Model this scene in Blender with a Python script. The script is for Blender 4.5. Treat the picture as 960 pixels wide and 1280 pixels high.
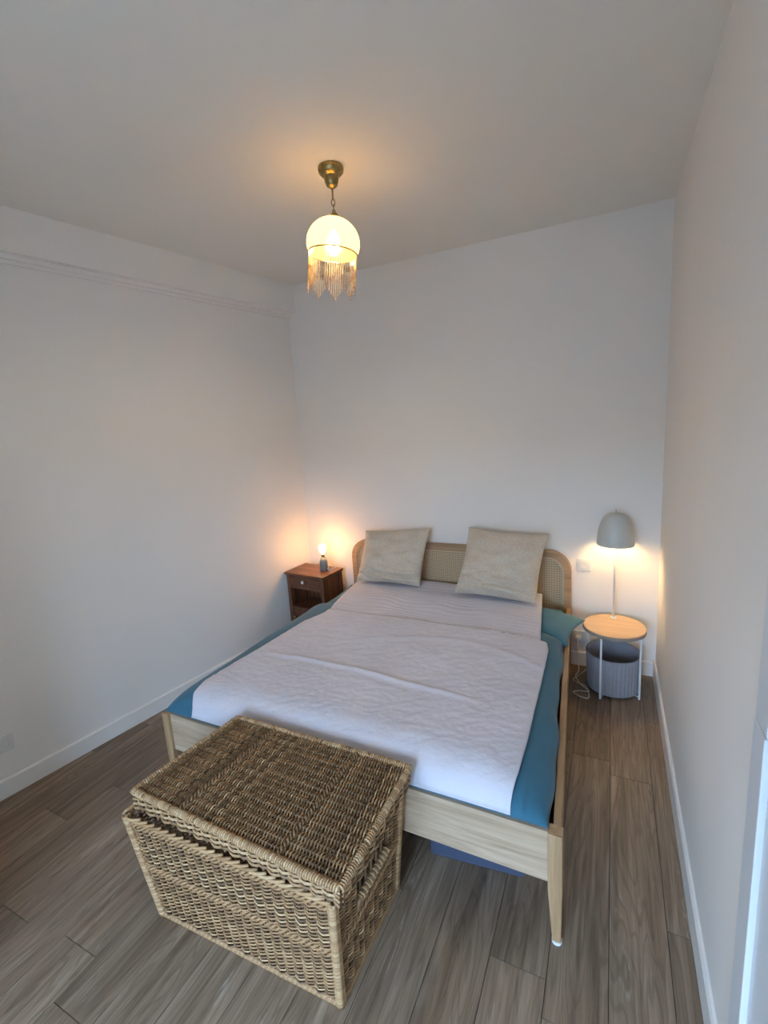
import bpy, bmesh, math, random
from mathutils import Vector, Matrix, noise

for o in list(bpy.data.objects):
    bpy.data.objects.remove(o, do_unlink=True)
scene = bpy.context.scene
COL = scene.collection
R = math.radians

# ------------------------------------------------------------------ camera
YAW, PITCH, ROLL = 0.461, 0.1768, -0.0641
FPX, PPY, CAMH = 581.05, 632.17, 1.7922
cam_d = bpy.data.cameras.new('camera')
cam = bpy.data.objects.new('camera', cam_d)
COL.objects.link(cam)
_f = Vector((-math.sin(YAW) * math.cos(PITCH), math.cos(YAW) * math.cos(PITCH), -math.sin(PITCH)))
_r0 = Vector((math.cos(YAW), math.sin(YAW), 0))
_u0 = _r0.cross(_f)
_r = math.cos(ROLL) * _r0 + math.sin(ROLL) * _u0
_u = -math.sin(ROLL) * _r0 + math.cos(ROLL) * _u0
m = Matrix((( _r.x, _u.x, -_f.x, 0), (_r.y, _u.y, -_f.y, 0), (_r.z, _u.z, -_f.z, CAMH), (0, 0, 0, 1)))
cam.matrix_world = m
cam_d.sensor_fit = 'VERTICAL'
cam_d.sensor_height = 24.0
cam_d.lens = 24.0 * FPX / 1280.0
cam_d.shift_y = -(640 - PPY) / 1280.0
cam_d.clip_start = 0.02
scene.camera = cam

# ------------------------------------------------------------------ world, exposure
world = bpy.data.worlds.new('world')
scene.world = world
world.use_nodes = True
wn = world.node_tree
wn.nodes.clear()
wo = wn.nodes.new('ShaderNodeOutputWorld')
wb = wn.nodes.new('ShaderNodeBackground')
wb.inputs['Color'].default_value = (.44, .68, 1.0, 1)     # evenly overcast sky
wb.inputs['Strength'].default_value = 19.0
wn.links.new(wb.outputs[0], wo.inputs[0])
scene.view_settings.view_transform = 'Standard'
scene.view_settings.look = 'None'
scene.view_settings.gamma = 1.0
scene.view_settings.use_curve_mapping = False
scene.view_settings.exposure = 1.0

# ------------------------------------------------------------------ room dimensions
XR, YB, YN, ZC = 0.2915, 3.34, -1.65, 2.9325
NX, NY = -1.75, .12             # corner of the unseen walls added to keep window light off the left wall
def lwx(y):                      # face of the left wall, which runs askew
    return -2.80 + (y - 1.0) * (0.37 / 2.34)
WIN = (-1.18, -0.02, 0.05, 2.15)  # opening in the near wall: x0, x1, z0, z1

# portal that guides sampling of the sky through the window (emits nothing itself)
pl = bpy.data.lights.new('window_portal', 'AREA')
pl.shape = 'RECTANGLE'
pl.size = WIN[1] - WIN[0]
pl.size_y = WIN[3] - WIN[2]
pl.cycles.is_portal = True
po = bpy.data.objects.new('window_portal', pl)
COL.objects.link(po)
po.location = ((WIN[0] + WIN[1]) / 2, YN - 0.12, (WIN[2] + WIN[3]) / 2)
po.rotation_euler = (R(90), 0, R(180))
po.rotation_euler = (R(-90), 0, R(180)) if False else (R(90), 0, 0)

# ------------------------------------------------------------------ material helpers
def lin(c):
    if isinstance(c, str):
        c = tuple(int(c[i:i + 2], 16) / 255 for i in (0, 2, 4))
    return tuple((x / 12.92 if x <= .04045 else ((x + .055) / 1.055) ** 2.4) for x in c) + (1,)

class Mat:
    def __init__(self, name, color='808080', rough=.6, **kw):
        self.m = bpy.data.materials.new(name)
        self.m.use_nodes = True
        self.t = self.m.node_tree
        self.n, self.l = self.t.nodes, self.t.links
        self.b = self.n['Principled BSDF']
        self.b.inputs['Base Color'].default_value = lin(color)
        self.b.inputs['Roughness'].default_value = rough
        for k, v in kw.items():
            self.b.inputs[k.replace('_', ' ')].default_value = v
    def node(self, t, **kw):
        x = self.n.new(t)
        for k, v in kw.items():
            if k in x.inputs: x.inputs[k].default_value = v
            else: setattr(x, k, v)
        return x
    def link(self, a, b): self.l.new(a, b)
    def coords(self, scale=(1, 1, 1), jitter=False, kind='Object'):
        tc = self.node('ShaderNodeTexCoord')
        mp = self.node('ShaderNodeMapping')
        mp.inputs['Scale'].default_value = scale
        src = tc.outputs[kind]
        if jitter:
            oi = self.node('ShaderNodeObjectInfo')
            mu = self.node('ShaderNodeVectorMath', operation='SCALE')
            mu.inputs[0].default_value = (37.0, 91.0, 53.0)
            self.link(oi.outputs['Random'], mu.inputs['Scale'])
            ad = self.node('ShaderNodeVectorMath', operation='ADD')
            self.link(src, ad.inputs[0]); self.link(mu.outputs[0], ad.inputs[1])
            src = ad.outputs[0]
        self.link(src, mp.inputs['Vector'])
        return mp.outputs[0]
    def noise(self, vec, scale, detail=3, rough=.5, dist=0.0):
        x = self.node('ShaderNodeTexNoise')
        x.inputs['Scale'].default_value = scale; x.inputs['Detail'].default_value = detail
        x.inputs['Roughness'].default_value = rough; x.inputs['Distortion'].default_value = dist
        self.link(vec, x.inputs['Vector'])
        return x.outputs['Fac']
    def ramp(self, fac, stops):
        x = self.node('ShaderNodeValToRGB')
        e = x.color_ramp.elements
        while len(e) < len(stops): e.new(.5)
        for i, (p, c) in enumerate(stops):
            e[i].position = p; e[i].color = lin(c)
        self.link(fac, x.inputs[0])
        return x.outputs[0]
    def mix(self, a, b, fac, mode='MIX'):
        x = self.node('ShaderNodeMix', data_type='RGBA', blend_type=mode)
        for s, v in ((x.inputs[6], a), (x.inputs[7], b), (x.inputs[0], fac)):
            if hasattr(v, 'links'): self.link(v, s)
            else: s.default_value = v if not isinstance(v, str) else lin(v)
        return x.outputs[2]
    def color(self, s): self.link(s, self.b.inputs['Base Color'])
    def bump(self, h, strength=.3, dist=.002):
        x = self.node('ShaderNodeBump')
        x.inputs['Strength'].default_value = strength; x.inputs['Distance'].default_value = dist
        self.link(h, x.inputs['Height'])
        self.link(x.outputs[0], self.b.inputs['Normal'])

M = {}
def wall_mat(name, c1, c2):
    w = Mat(name, c1, .75)
    v = w.coords()
    n = w.noise(v, 1.3, 3)
    w.color(w.ramp(n, [(.3, c1), (.7, c2)]))
    w.bump(w.noise(v, 90, 4, .6), .12, .002)
    return w.m
M['wall'] = wall_mat('wall_paint', 'f1ebe4', 'f4eee7')
M['ceil'] = wall_mat('ceiling_paint', 'ece6dc', 'efe9df')
M['trim'] = Mat('trim_paint', 'efebe5', .38).m
M['door'] = Mat('door_paint', 'dfe1e3', .35).m
M['plastic'] = Mat('white_plastic', 'e4e2dd', .35).m
M['dark_hole'] = Mat('socket_hole', '2a2a2a', .6).m
M['white_metal'] = Mat('white_metal', 'e9e8e6', .35).m
M['paving'] = Mat('added_asphalt', '4c4b49', .9).m  # added ground outside, kept dark so little daylight bounces up
M['skyline_wall'] = Mat('added_skyline_render', '6a645c', .9).m  # added skyline block, kept dark to dim the upper back wall
M['subfloor'] = Mat('subfloor', '2c2722', .9).m

# vinyl planks: limed oak
fl = Mat('limed_oak_planks', '7a6a5c', .42)
v = fl.coords((9, .55, 1), jitter=True)
g = fl.noise(v, 3.0, 5, .62, .8)
base = fl.ramp(g, [(.28, '6d5a47'), (.48, '927c67'), (.62, 'a58f79'), (.80, 'baa58e')])
v2 = fl.coords((60, 1.6, 1), jitter=True)
st = fl.noise(v2, 4.0, 3, .6, .4)
col = fl.mix(base, '55463b', fl.ramp(st, [(.50, '000000'), (.72, '808080')]))
# cathedral grain: contour bands of a slow noise, filled with white lime in places
v3 = fl.coords((9, .8, 1), jitter=True)
slow = fl.noise(v3, 1.1, 2, .45, .5)
mm_ = fl.node('ShaderNodeMath', operation='MULTIPLY'); mm_.inputs[1].default_value = 95.0
fl.link(slow, mm_.inputs[0])
sn = fl.node('ShaderNodeMath', operation='SINE'); fl.link(mm_.outputs[0], sn.inputs[0])
rings = fl.ramp(sn.outputs[0], [(.45, '000000'), (.95, '9a9a9a')])
col = fl.mix(col, '5e4c3d', rings)
where = fl.noise(fl.coords((7, 1.6, 1), jitter=True), 1.7, 3, .6)
lm = fl.node('ShaderNodeMath', operation='MULTIPLY')
sn2 = fl.node('ShaderNodeMath', operation='COSINE'); fl.link(mm_.outputs[0], sn2.inputs[0])
fl.link(fl.ramp(sn2.outputs[0], [(.5, '000000'), (.9, 'ffffff')]), lm.inputs[0])
fl.link(fl.ramp(where, [(.56, '000000'), (.68, 'b0b0b0')]), lm.inputs[1])
lm2 = fl.node('ShaderNodeMath', operation='MULTIPLY'); fl.link(lm.outputs[0], lm2.inputs[0])
fl.link(fl.ramp(fl.noise(fl.coords((70, 14, 1), jitter=True), 2.0, 2), [(.42, '202020'), (.6, 'ffffff')]), lm2.inputs[1])
col = fl.mix(col, 'c9c0b2', lm2.outputs[0])
oi = fl.node('ShaderNodeObjectInfo')
tone = fl.ramp(oi.outputs['Random'], [(0, 'd8d4d0'), (.5, 'f2f0ee'), (1, 'ffffff')])
col = fl.mix(col, tone, 1.0, 'MULTIPLY')
fl.color(col)
fl.bump(st, .15, .001)
M['plank'] = fl.m

def wood(name, c_dark, c_mid, c_light, rough=.5, axis=0, fine=1.0):
    w = Mat(name, c_mid, rough)
    s = [14 * fine] * 3; s[axis] = .9 * fine
    v = w.coords(s, jitter=True)
    g = w.noise(v, 2.2, 5, .6, 1.0)
    c = w.ramp(g, [(.3, c_dark), (.5, c_mid), (.7, c_light)])
    s2 = [90.0] * 3; s2[axis] = 2.5
    n2 = w.noise(w.coords(s2, jitter=True), 2.0, 2)
    c = w.mix(c, c_dark, w.ramp(n2, [(.55, '000000'), (.75, '707070')]))
    w.color(c)
    w.bump(n2, .12, .001)
    return w.m
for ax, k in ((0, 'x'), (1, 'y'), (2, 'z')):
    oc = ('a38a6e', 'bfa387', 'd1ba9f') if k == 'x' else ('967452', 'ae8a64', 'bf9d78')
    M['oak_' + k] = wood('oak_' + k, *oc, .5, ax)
    M['walnut_' + k] = wood('walnut_' + k, '4a2c1c', '6b4129', '85553a', .38, ax)
M['oak_head'] = wood('oak_headboard', '9c7a58', 'b08d6a', 'c09c78', .5, 0)
M['table_wood'] = wood('table_beech', 'c9a582', 'd8b692', 'e2c4a2', .45, 0, .6)
M['table_edge'] = wood('table_edge', '8a7f72', '988c7e', 'a69a8b', .55, 0)
M['cane'] = Mat('cane_strand', 'd8bd98', .55).m
M['cane_back'] = Mat('cane_backing', '8a6f52', .8).m

# fabrics
def fabric(name, c1, c2, rough=.9, scale=350, big=6, bump=.25, sheen=.2):
    w = Mat(name, c1, rough)
    v = w.coords()
    n = w.noise(v, big, 3)
    c = w.ramp(n, [(.3, c1), (.7, c2)])
    w.color(c)
    w.b.inputs['Sheen Weight'].default_value = sheen
    w.bump(w.noise(v, scale, 2), bump, .002)
    return w
M['teal'] = fabric('teal_cotton', '2f6479', '356d84', .85).m
M['mattress'] = fabric('mattress_ticking', 'd2d0cc', 'dad8d4').m
M['blue_bag'] = fabric('blue_nylon', '3d4459', '444c63', .6).m
cv = fabric('crinkled_white_cotton', 'd2cdd4', 'dad5dc', .9, 120, 5, .5)
v = cv.coords()
vo = cv.node('ShaderNodeTexVoronoi', feature='SMOOTH_F1'); vo.inputs['Scale'].default_value = 42
vn = cv.coords((1.0, 1.5, 1))
cv.link(vn, vo.inputs['Vector'])
b2 = cv.node('ShaderNodeBump'); b2.inputs['Strength'].default_value = .25; b2.inputs['Distance'].default_value = .004
cv.link(vo.outputs['Distance'], b2.inputs['Height'])
old = cv.b.inputs['Normal'].links[0].from_node
cv.link(b2.outputs[0], old.inputs['Normal'])
M['coverlet'] = cv.m
M['coverlet_top'] = fabric('white_cotton_fold', 'cfcad1', 'd8d3da', .9, 160, 5, .3).m
# cushions: beige with a small woven pattern
cu = Mat('beige_woven_cushion', 'b2a48c', .9)
v = cu.coords()
br = cu.node('ShaderNodeTexVoronoi', feature='F1'); br.inputs['Scale'].default_value = 75
cu.link(v, br.inputs['Vector'])
c = cu.ramp(br.outputs['Distance'], [(.15, 'dacbb7'), (.45, 'ccbca7'), (.8, 'c0af9a')])
c = cu.mix(c, cu.ramp(cu.noise(v, 7, 3), [(.3, 'c8b8a3'), (.7, 'd6c7b3')]), .5)
cu.color(c); cu.bump(br.outputs['Distance'], .25, .003)
cu.b.inputs['Sheen Weight'].default_value = .2
M['cushion'] = cu.m
# felt basket
M['felt'] = fabric('grey_felt', '949196', '9d9a9f', .95, 500, 9, .2).m
# wicker: colour differs from withy to withy (vertex colour)
wk = Mat('wicker', 'a88a62', .5)
at = wk.node('ShaderNodeAttribute'); at.attribute_name = 'tone'
n = wk.noise(wk.coords((1, 1, 1)), 60, 3)
c = wk.ramp(at.outputs['Fac'], [(0, '55402b'), (.35, '93704d'), (.65, 'b58d62'), (1, 'dabb90')])
c = wk.mix(c, '6b4f33', wk.ramp(n, [(.5, '000000'), (.8, '909090')]))
wk.color(c); wk.bump(n, .3, .001)
M['wicker'] = wk.m
wl = Mat('peeled_wicker', 'c2b08c', .45)
at = wl.node('ShaderNodeAttribute'); at.attribute_name = 'tone'
wl.color(wl.ramp(at.outputs['Fac'], [(0, '8f744f'), (.5, 'b0966c'), (1, 'd2c09a')]))
M['wicker_light'] = wl.m
M['wicker_board'] = Mat('wicker_base_board', '5a4431', .9).m
# lamps
br = Mat('aged_brass', 'a08c5a', .32, Metallic=1.0)
br.color(br.ramp(br.noise(br.coords(), 40, 3), [(.3, '8c7a4e'), (.7, 'b09c68')]))
M['brass'] = br.m
M['shade_grey'] = Mat('grey_lacquer', 'c6c6bf', .38).m
M['ceramic'] = Mat('grey_ceramic', '7f8584', .45).m
def emit(name, c, s):
    w = Mat(name, c, .5)
    w.b.inputs['Emission Color'].default_value = lin(c)
    w.b.inputs['Emission Strength'].default_value = s
    return w.m
BULB_P, BULB_B, BULB_T = 200.0, 42.0, 72.0
M['bulb_pendant'] = emit('pendant_bulb', 'ffe4b4', BULB_P)
M['bulb_bed'] = emit('bedside_bulb', 'ffbe7a', BULB_B)
M['bulb_table'] = emit('table_lamp_bulb', 'ffd596', BULB_T)
def translucent(name, c, tr, tp, gl=.06):
    mm = bpy.data.materials.new(name); mm.use_nodes = True
    t = mm.node_tree; t.nodes.clear()
    out = t.nodes.new('ShaderNodeOutputMaterial')
    a = t.nodes.new('ShaderNodeBsdfTranslucent'); a.inputs[0].default_value = lin(c)
    d = t.nodes.new('ShaderNodeBsdfDiffuse'); d.inputs[0].default_value = lin(c)
    p = t.nodes.new('ShaderNodeBsdfTransparent'); p.inputs[0].default_value = lin(c)
    g = t.nodes.new('ShaderNodeBsdfGlossy'); g.inputs['Roughness'].default_value = .15
    m1 = t.nodes.new('ShaderNodeMixShader'); m1.inputs[0].default_value = tr
    m2 = t.nodes.new('ShaderNodeMixShader'); m2.inputs[0].default_value = tp
    m3 = t.nodes.new('ShaderNodeMixShader'); m3.inputs[0].default_value = gl
    t.links.new(d.outputs[0], m1.inputs[1]); t.links.new(a.outputs[0], m1.inputs[2])
    t.links.new(m1.outputs[0], m2.inputs[1]); t.links.new(p.outputs[0], m2.inputs[2])
    t.links.new(m2.outputs[0], m3.inputs[1]); t.links.new(g.outputs[0], m3.inputs[2])
    t.links.new(m3.outputs[0], out.inputs[0])
    return mm
M['shade_glass'] = translucent('amber_glass', '8c7650', .6, .05)
M['beads'] = translucent('glass_beads', 'c2b08c', .5, .15, .12)
M['beads_pink'] = translucent('pink_beads', 'a67c5c', .5, .10, .12)
M['pane'] = translucent('window_pane', 'ffffff', 0, 1.0, .06)

# ------------------------------------------------------------------ mesh helpers
class MB:
    def __init__(self): self.v, self.f, self.t = [], [], []
    def add(self, vs, fs, tone=None):
        o = len(self.v)
        self.v += [tuple(p) for p in vs]
        self.f += [tuple(i + o for i in f) for f in fs]
        if tone is not None: self.t += [tone] * len(vs)
        return self
    def box(self, x0, x1, y0, y1, z0, z1, tone=None):
        vs = [(x, y, z) for z in (z0, z1) for x, y in ((x0, y0), (x1, y0), (x1, y1), (x0, y1))]
        return self.add(vs, [(3, 2, 1, 0), (4, 5, 6, 7), (0, 1, 5, 4), (1, 2, 6, 5), (2, 3, 7, 6), (3, 0, 4, 7)], tone)
    def prism(self, poly, z0, z1, top=None):
        n = len(poly); tp = top or poly
        vs = [(x, y, z0) for x, y in poly] + [(x, y, z1) for x, y in tp]
        fs = [tuple(range(n - 1, -1, -1)), tuple(range(n, 2 * n))]
        fs += [(i, (i + 1) % n, n + (i + 1) % n, n + i) for i in range(n)]
        return self.add(vs, fs)
    def tube(self, pts, rad, sides=8, tone=None, cap=True, up=None, flat=1.0, closed=False):
        pts = [Vector(p) for p in pts]; n = len(pts)
        vs, fs = [], []
        prev = None
        for i, p in enumerate(pts):
            if closed: d = pts[(i + 1) % n] - pts[i - 1]
            else: d = pts[min(i + 1, n - 1)] - pts[max(i - 1, 0)]
            d.normalize()
            if up is not None: a = Vector(up)
            elif prev is not None: a = prev
            else: a = Vector((0, 0, 1)) if abs(d.z) < .9 else Vector((1, 0, 0))
            s = d.cross(a)
            if s.length < 1e-6: s = d.cross(Vector((1, 0, 0)))
            s.normalize(); a = s.cross(d); a.normalize(); prev = a
            rr = rad[i] if isinstance(rad, (list, tuple)) else rad
            for k in range(sides):
                t = 2 * math.pi * (k + .5) / sides
                vs.append(p + s * (rr * math.cos(t)) + a * (rr * flat * math.sin(t)))
        for i in range(n if closed else n - 1):
            j = (i + 1) % n
            for k in range(sides):
                k2 = (k + 1) % sides
                fs.append((i * sides + k, i * sides + k2, j * sides + k2, j * sides + k))
        if cap and not closed:
            fs.append(tuple(range(sides - 1, -1, -1)))
            fs.append(tuple((n - 1) * sides + k for k in range(sides)))
        return self.add(vs, fs, tone)
    def lathe(self, prof, seg=32, center=(0, 0, 0), caps=False, ripple=None):
        cx, cy, cz = center; n = len(prof); vs, fs = [], []
        for i in range(seg):
            a = 2 * math.pi * i / seg
            for j, (r_, z_) in enumerate(prof):
                rr = r_ * (ripple(a, z_) if ripple else 1)
                vs.append((cx + rr * math.cos(a), cy + rr * math.sin(a), cz + z_))
        for i in range(seg):
            i2 = (i + 1) % seg
            for j in range(n - 1):
                fs.append((i * n + j, i2 * n + j, i2 * n + j + 1, i * n + j + 1))
        if caps:
            fs.append(tuple(i * n for i in range(seg - 1, -1, -1)))
            fs.append(tuple(i * n + n - 1 for i in range(seg)))
        return self.add(vs, fs)
    def build(self, name, mat, parent=None, smooth=False, bevel=0, loc=None, kind=None):
        me = bpy.data.meshes.new(name)
        me.from_pydata(self.v, [], self.f)
        if self.t:
            a = me.attributes.new('tone', 'FLOAT', 'POINT')
            a.data.foreach_set('value', self.t)
        me.validate()
        bm = bmesh.new(); bm.from_mesh(me)
        bmesh.ops.recalc_face_normals(bm, faces=bm.faces)
        if bevel:
            bmesh.ops.bevel(bm, geom=[e for e in bm.edges if e.calc_face_angle(0) > .6], offset=bevel, segments=2, affect='EDGES', profile=.6)
        bm.to_mesh(me); bm.free()
        if smooth:
            me.polygons.foreach_set('use_smooth', [True] * len(me.polygons))
        me.materials.append(M[mat] if isinstance(mat, str) else mat)
        o = bpy.data.objects.new(name, me)
        COL.objects.link(o)
        if parent is not None: o.parent = parent
        if loc: o.location = loc
        if kind: o['kind'] = kind
        return o

def smooth_by_angle(o, ang=40):
    me = o.data
    me.polygons.foreach_set('use_smooth', [True] * len(me.polygons))
    bm = bmesh.new(); bm.from_mesh(me)
    for e in bm.edges:
        e.smooth = e.calc_face_angle(0) < R(ang)
    bm.to_mesh(me); bm.free()
    return o

def empty(name, loc=(0, 0, 0), rz=0):
    o = bpy.data.objects.new(name, None)
    o.empty_display_size = .05
    COL.objects.link(o)
    o.location = loc; o.rotation_euler = (0, 0, rz)
    return o
def tag(o, label, cat, group=None):
    o['label'] = label; o['category'] = cat
    if group: o['group'] = group
    return o
def struct(o, label=None, cat=None):
    o['kind'] = 'structure'
    if label: o['label'] = label
    if cat: o['category'] = cat
    return o
rnd = random.Random(7)

# ------------------------------------------------------------------ room shell
TH = .12
fb = MB()
fb.prism([(NX, YN), (XR, YN), (XR, YB), (lwx(YB), YB), (lwx(NY), NY), (NX, NY)], -.10, -.006)
floor = struct(fb.build('floor', 'subfloor'), 'grey-brown limed oak plank floor', 'floor')

def clip_left(poly):             # keep the part of a polygon on the room side of the left wall
    out = []
    g = lambda p: p[0] - lwx(p[1])
    for i in range(len(poly)):
        a, b = poly[i], poly[(i + 1) % len(poly)]
        ga, gb = g(a), g(b)
        if ga >= 0: out.append(a)
        if (ga < 0) != (gb < 0):
            t = ga / (ga - gb); out.append((a[0] + t * (b[0] - a[0]), a[1] + t * (b[1] - a[1])))
    return out
def inset(poly, d):
    n = len(poly); c = []
    for i in range(n):
        p0, p1, p2 = Vector(poly[i - 1]), Vector(poly[i]), Vector(poly[(i + 1) % n])
        e1 = (p1 - p0).normalized(); e2 = (p2 - p1).normalized()
        n1, n2 = Vector((-e1.y, e1.x)), Vector((-e2.y, e2.x))
        bis = n1 + n2
        k = d / max(.3, (bis.dot(n1)))
        c.append((p1.x + bis.x * k, p1.y + bis.y * k))
    return c
PW, PL, X0 = .181, 1.22, .026
joint = {0: 2.28, 1: 1.57, -1: 2.375, -2: 1.26, -3: .72, -4: 1.95, -5: 1.35, -9: .57, -10: .71, -12: 1.9, -13: 1.27, -14: 1.035, -11: 1.55, -6: .35, -7: .95, -8: 1.75, -15: 1.7}
for row in range(-17, 2):
    xa, xb = X0 + row * PW, min(X0 + (row + 1) * PW, XR)
    if xb - xa < .01: continue
    jy = joint.get(row, rnd.uniform(0, 1.2))
    while jy > YN: jy -= PL
    y = jy
    while y < YB:
        ya, yb = max(y, YN), min(y + PL, YB)
        y += PL
        if yb - ya < .01: continue
        if xb <= NX + .02: ya = max(ya, NY)
        if xa < NX < xb: ya = max(ya, NY)
        if yb - ya < .01: continue
        p = clip_left([(xa, ya), (xb, ya), (xb, yb), (xa, yb)])
        if len(p) < 3: continue
        q = []
        for a in p:
            if not q or (Vector(a) - Vector(q[-1])).length > .004: q.append(a)
        if len(q) < 3: continue
        p = inset(q, .0008)
        cx = sum(a[0] for a in p) / len(p); cy = sum(a[1] for a in p) / len(p)
        p = [(a[0] - cx, a[1] - cy) for a in p]
        t = inset(p, .0006)
        mb = MB(); n = len(p)
        vs = [(a, b, -.006) for a, b in p] + [(a, b, -.0016) for a, b in p] + [(a, b, 0) for a, b in t]
        fs = [tuple(range(2 * n, 3 * n))]
        for k in range(2):
            fs += [(k * n + i, k * n + (i + 1) % n, (k + 1) * n + (i + 1) % n, (k + 1) * n + i) for i in range(n)]
        mb.add(vs, fs)
        mb.build('plank', 'plank', floor, loc=(cx, cy, 0))

struct(MB().prism([(lwx(YN) - TH, YN - TH), (XR + TH, YN - TH), (XR + TH, YB + TH), (lwx(YB) - TH, YB + TH)], ZC, ZC + .1).build('ceiling', 'ceil'), 'plain off-white ceiling', 'ceiling')
struct(MB().prism([(lwx(NY) - TH, NY), (lwx(NY), NY), (lwx(YB), YB), (lwx(YB) - TH, YB)], -.1, ZC).build('wall_left', 'wall'), 'plain white left wall', 'wall')
struct(MB().box(lwx(YB) - TH, XR + TH, YB, YB + TH, -.1, ZC).build('wall_back', 'wall'), 'white wall behind the headboard', 'wall')
struct(MB().box(XR, XR + TH, YN, YB, -.1, ZC).build('wall_right', 'wall'), 'plain white right wall', 'wall')
x0, x1, z0, z1 = WIN
wnr = MB()
xl = NX - TH
wnr.box(xl, x0, YN - TH, YN, -.1, ZC).box(x1, XR + TH, YN - TH, YN, -.1, ZC).box(x0, x1, YN - TH, YN, z1, ZC).box(x0, x1, YN - TH, YN, -.1, z0)
struct(wnr.build('wall_near', 'wall'), 'white wall with the window, facing the bed', 'wall')
struct(MB().prism([(lwx(NY) - TH, NY - TH), (NX, NY - TH), (NX, NY), (lwx(NY) - TH, NY)], -.1, ZC).build('wall_added_left', 'wall'), 'white unseen return wall added to narrow the daylight', 'wall')  # unseen wall, added to confine the daylight to a cone
struct(MB().box(NX - TH, NX, YN, NY - TH, -.1, ZC).build('wall_added_recess', 'wall'), 'white unseen side wall added to narrow the daylight', 'wall')  # second unseen wall of the added light-narrowing corner
wd = empty('window_1', ((x0 + x1) / 2, YN - .06, z0))
struct(wd, 'tall white window facing the foot of the bed', 'window')
hw = (x1 - x0) / 2; hh = z1 - z0
fr = MB()
fr.box(-hw, -hw + .05, -.03, .03, 0, hh).box(hw - .05, hw, -.03, .03, 0, hh).box(-hw + .05, hw - .05, -.03, .03, 0, .06).box(-hw + .05, hw - .05, -.03, .03, hh - .05, hh).box(-.035, .035, -.03, .03, .06, hh - .05)
fr.build('window_frame', 'trim', wd)
for s in (-1, 1):
    a, b = sorted((s * .035, s * (hw - .05)))
    MB().box(a, b, -.003, .003, .06, hh - .05).build('pane', 'pane', wd)

MB_ = MB().box(-40, 40, -24, YN - TH, -.35, -.12)  # unseen ground, added for the daylight it sends up through the window
struct(MB_.build('added_paving', 'paving'), 'dark unseen paving added outside the window to shape the daylight', 'added_paving')

MB_ = MB().box(-40, 40, -30, -24, -.12, 4.2)  # unseen block, added to hide low sky from the upper back wall
struct(MB_.build('added_skyline', 'skyline_wall'), 'unseen house block added outside the window to cut off low sky', 'building')

# boxed beam with a small moulding along the top of the left wall
def along_left(d0, d1, z0, z1, y0=NY, y1=YB):
    return [(lwx(y0) + d0, y0), (lwx(y0) + d1, y0), (lwx(y1) + d1, y1), (lwx(y1) + d0, y1)], z0, z1
ZB = 2.725
tb = MB()
tb.prism(*along_left(0, .075, ZB, ZC))
bmo = struct(tb.build('trim_1', 'wall'), 'white boxed beam along the top of the left wall', 'trim')
MB().prism(*along_left(0, .032, ZB - .022, ZB)).build('moulding', 'wall', bmo)
MB().prism(*along_left(0, .014, ZB - .04, ZB - .022)).build('moulding', 'wall', bmo)

# baseboards
BH = .10
bl = MB(); bl.prism(*along_left(0, .014, 0, BH - .008)); bl.prism(along_left(0, .014, 0, 0)[0], BH - .008, BH, top=along_left(0, .008, 0, 0)[0])
struct(bl.build('baseboard_left', 'trim'), 'white baseboard along the left wall', 'baseboard')
xb0 = lwx(YB) + .03
MB_ = MB().box(xb0, XR - .014, YB - .014, YB, 0, BH - .008)
MB_.prism([(xb0, YB - .014), (XR - .014, YB - .014), (XR - .014, YB), (xb0, YB)], BH - .008, BH, top=[(xb0, YB - .008), (XR - .014, YB - .008), (XR - .014, YB), (xb0, YB)])
struct(MB_.build('baseboard_back', 'trim'), 'white baseboard behind the bed', 'baseboard')
MB_ = MB().box(XR - .014, XR, 1.075, YB, 0, .112)
MB_.prism([(XR - .014, 1.075), (XR, 1.075), (XR, YB), (XR - .014, YB)], .112, .12, top=[(XR - .008, 1.075), (XR, 1.075), (XR, YB), (XR - .008, YB)])
struct(MB_.build('baseboard_right', 'trim'), 'white baseboard along the right wall', 'baseboard')

# door and casing in the right wall, just at the edge of the picture
dr = struct(empty('door_1', (XR, .6, 0)), 'white door casing at the edge of the right wall', 'door')
MB().box(-.022, 0, .40, .475, 0, 1.16).build('casing', 'door', dr, bevel=.003)
MB().box(-.019, 0, .40, .478, 1.1615, 2.12).build('casing', 'door', dr, bevel=.003)
MB().box(-.022, 0, -.50, -.425, 0, 2.12).build('casing', 'door', dr, bevel=.003)
MB().box(-.022, 0, -.50, .475, 2.122, 2.20).build('casing', 'door', dr, bevel=.003)
leaf = MB().box(-.010, 0, -.423, .398, .006, 2.118).build('door_leaf', 'door', dr)
hd = MB(); hd.tube([(-.010, -.34, 1.0), (-.055, -.34, 1.0), (-.058, -.33, 1.0), (-.058, -.22, 1.0)], .008, 10)
hd.build('door_handle', 'brass', leaf, smooth=True)

# ------------------------------------------------------------------ wall sockets
def round_socket(name, x, z, label):
    o = empty(name, (x, YB, z))
    MB().box(-.043, .043, -.009, 0, -.043, .043).build('plate', 'plastic', o, bevel=.003)
    rg = MB(); rg.lathe([(.027, 0), (.027, .0035), (.023, .0035), (.0215, -.004), (0.0005, -.004)], 28)
    g_ = rg.build('socket_well', 'plastic', o, smooth=False)
    g_.rotation_euler = (R(90), 0, 0); g_.location = (0, -.0095, 0)
    for s in (-1, 1):
        h_ = MB(); h_.lathe([(.0028, -.0035), (.0028, -.001), (.0003, -.001)], 10)
        k_ = h_.build('contact_hole', 'dark_hole', g_); k_.location = (s * .0095, 0, -.0005)
    tag(o, label, 'socket')
    return o
round_socket('wall_socket', -.155, .745, 'white square wall socket with round well beside the headboard')
so = round_socket('wall_socket', -.185, .215, 'low white wall socket beside the bed with a plug in it')
pg = MB(); pg.lathe([(.0005, 0), (.0185, 0), (.0185, .028), (.012, .036), (.0005, .036)], 20)
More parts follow.
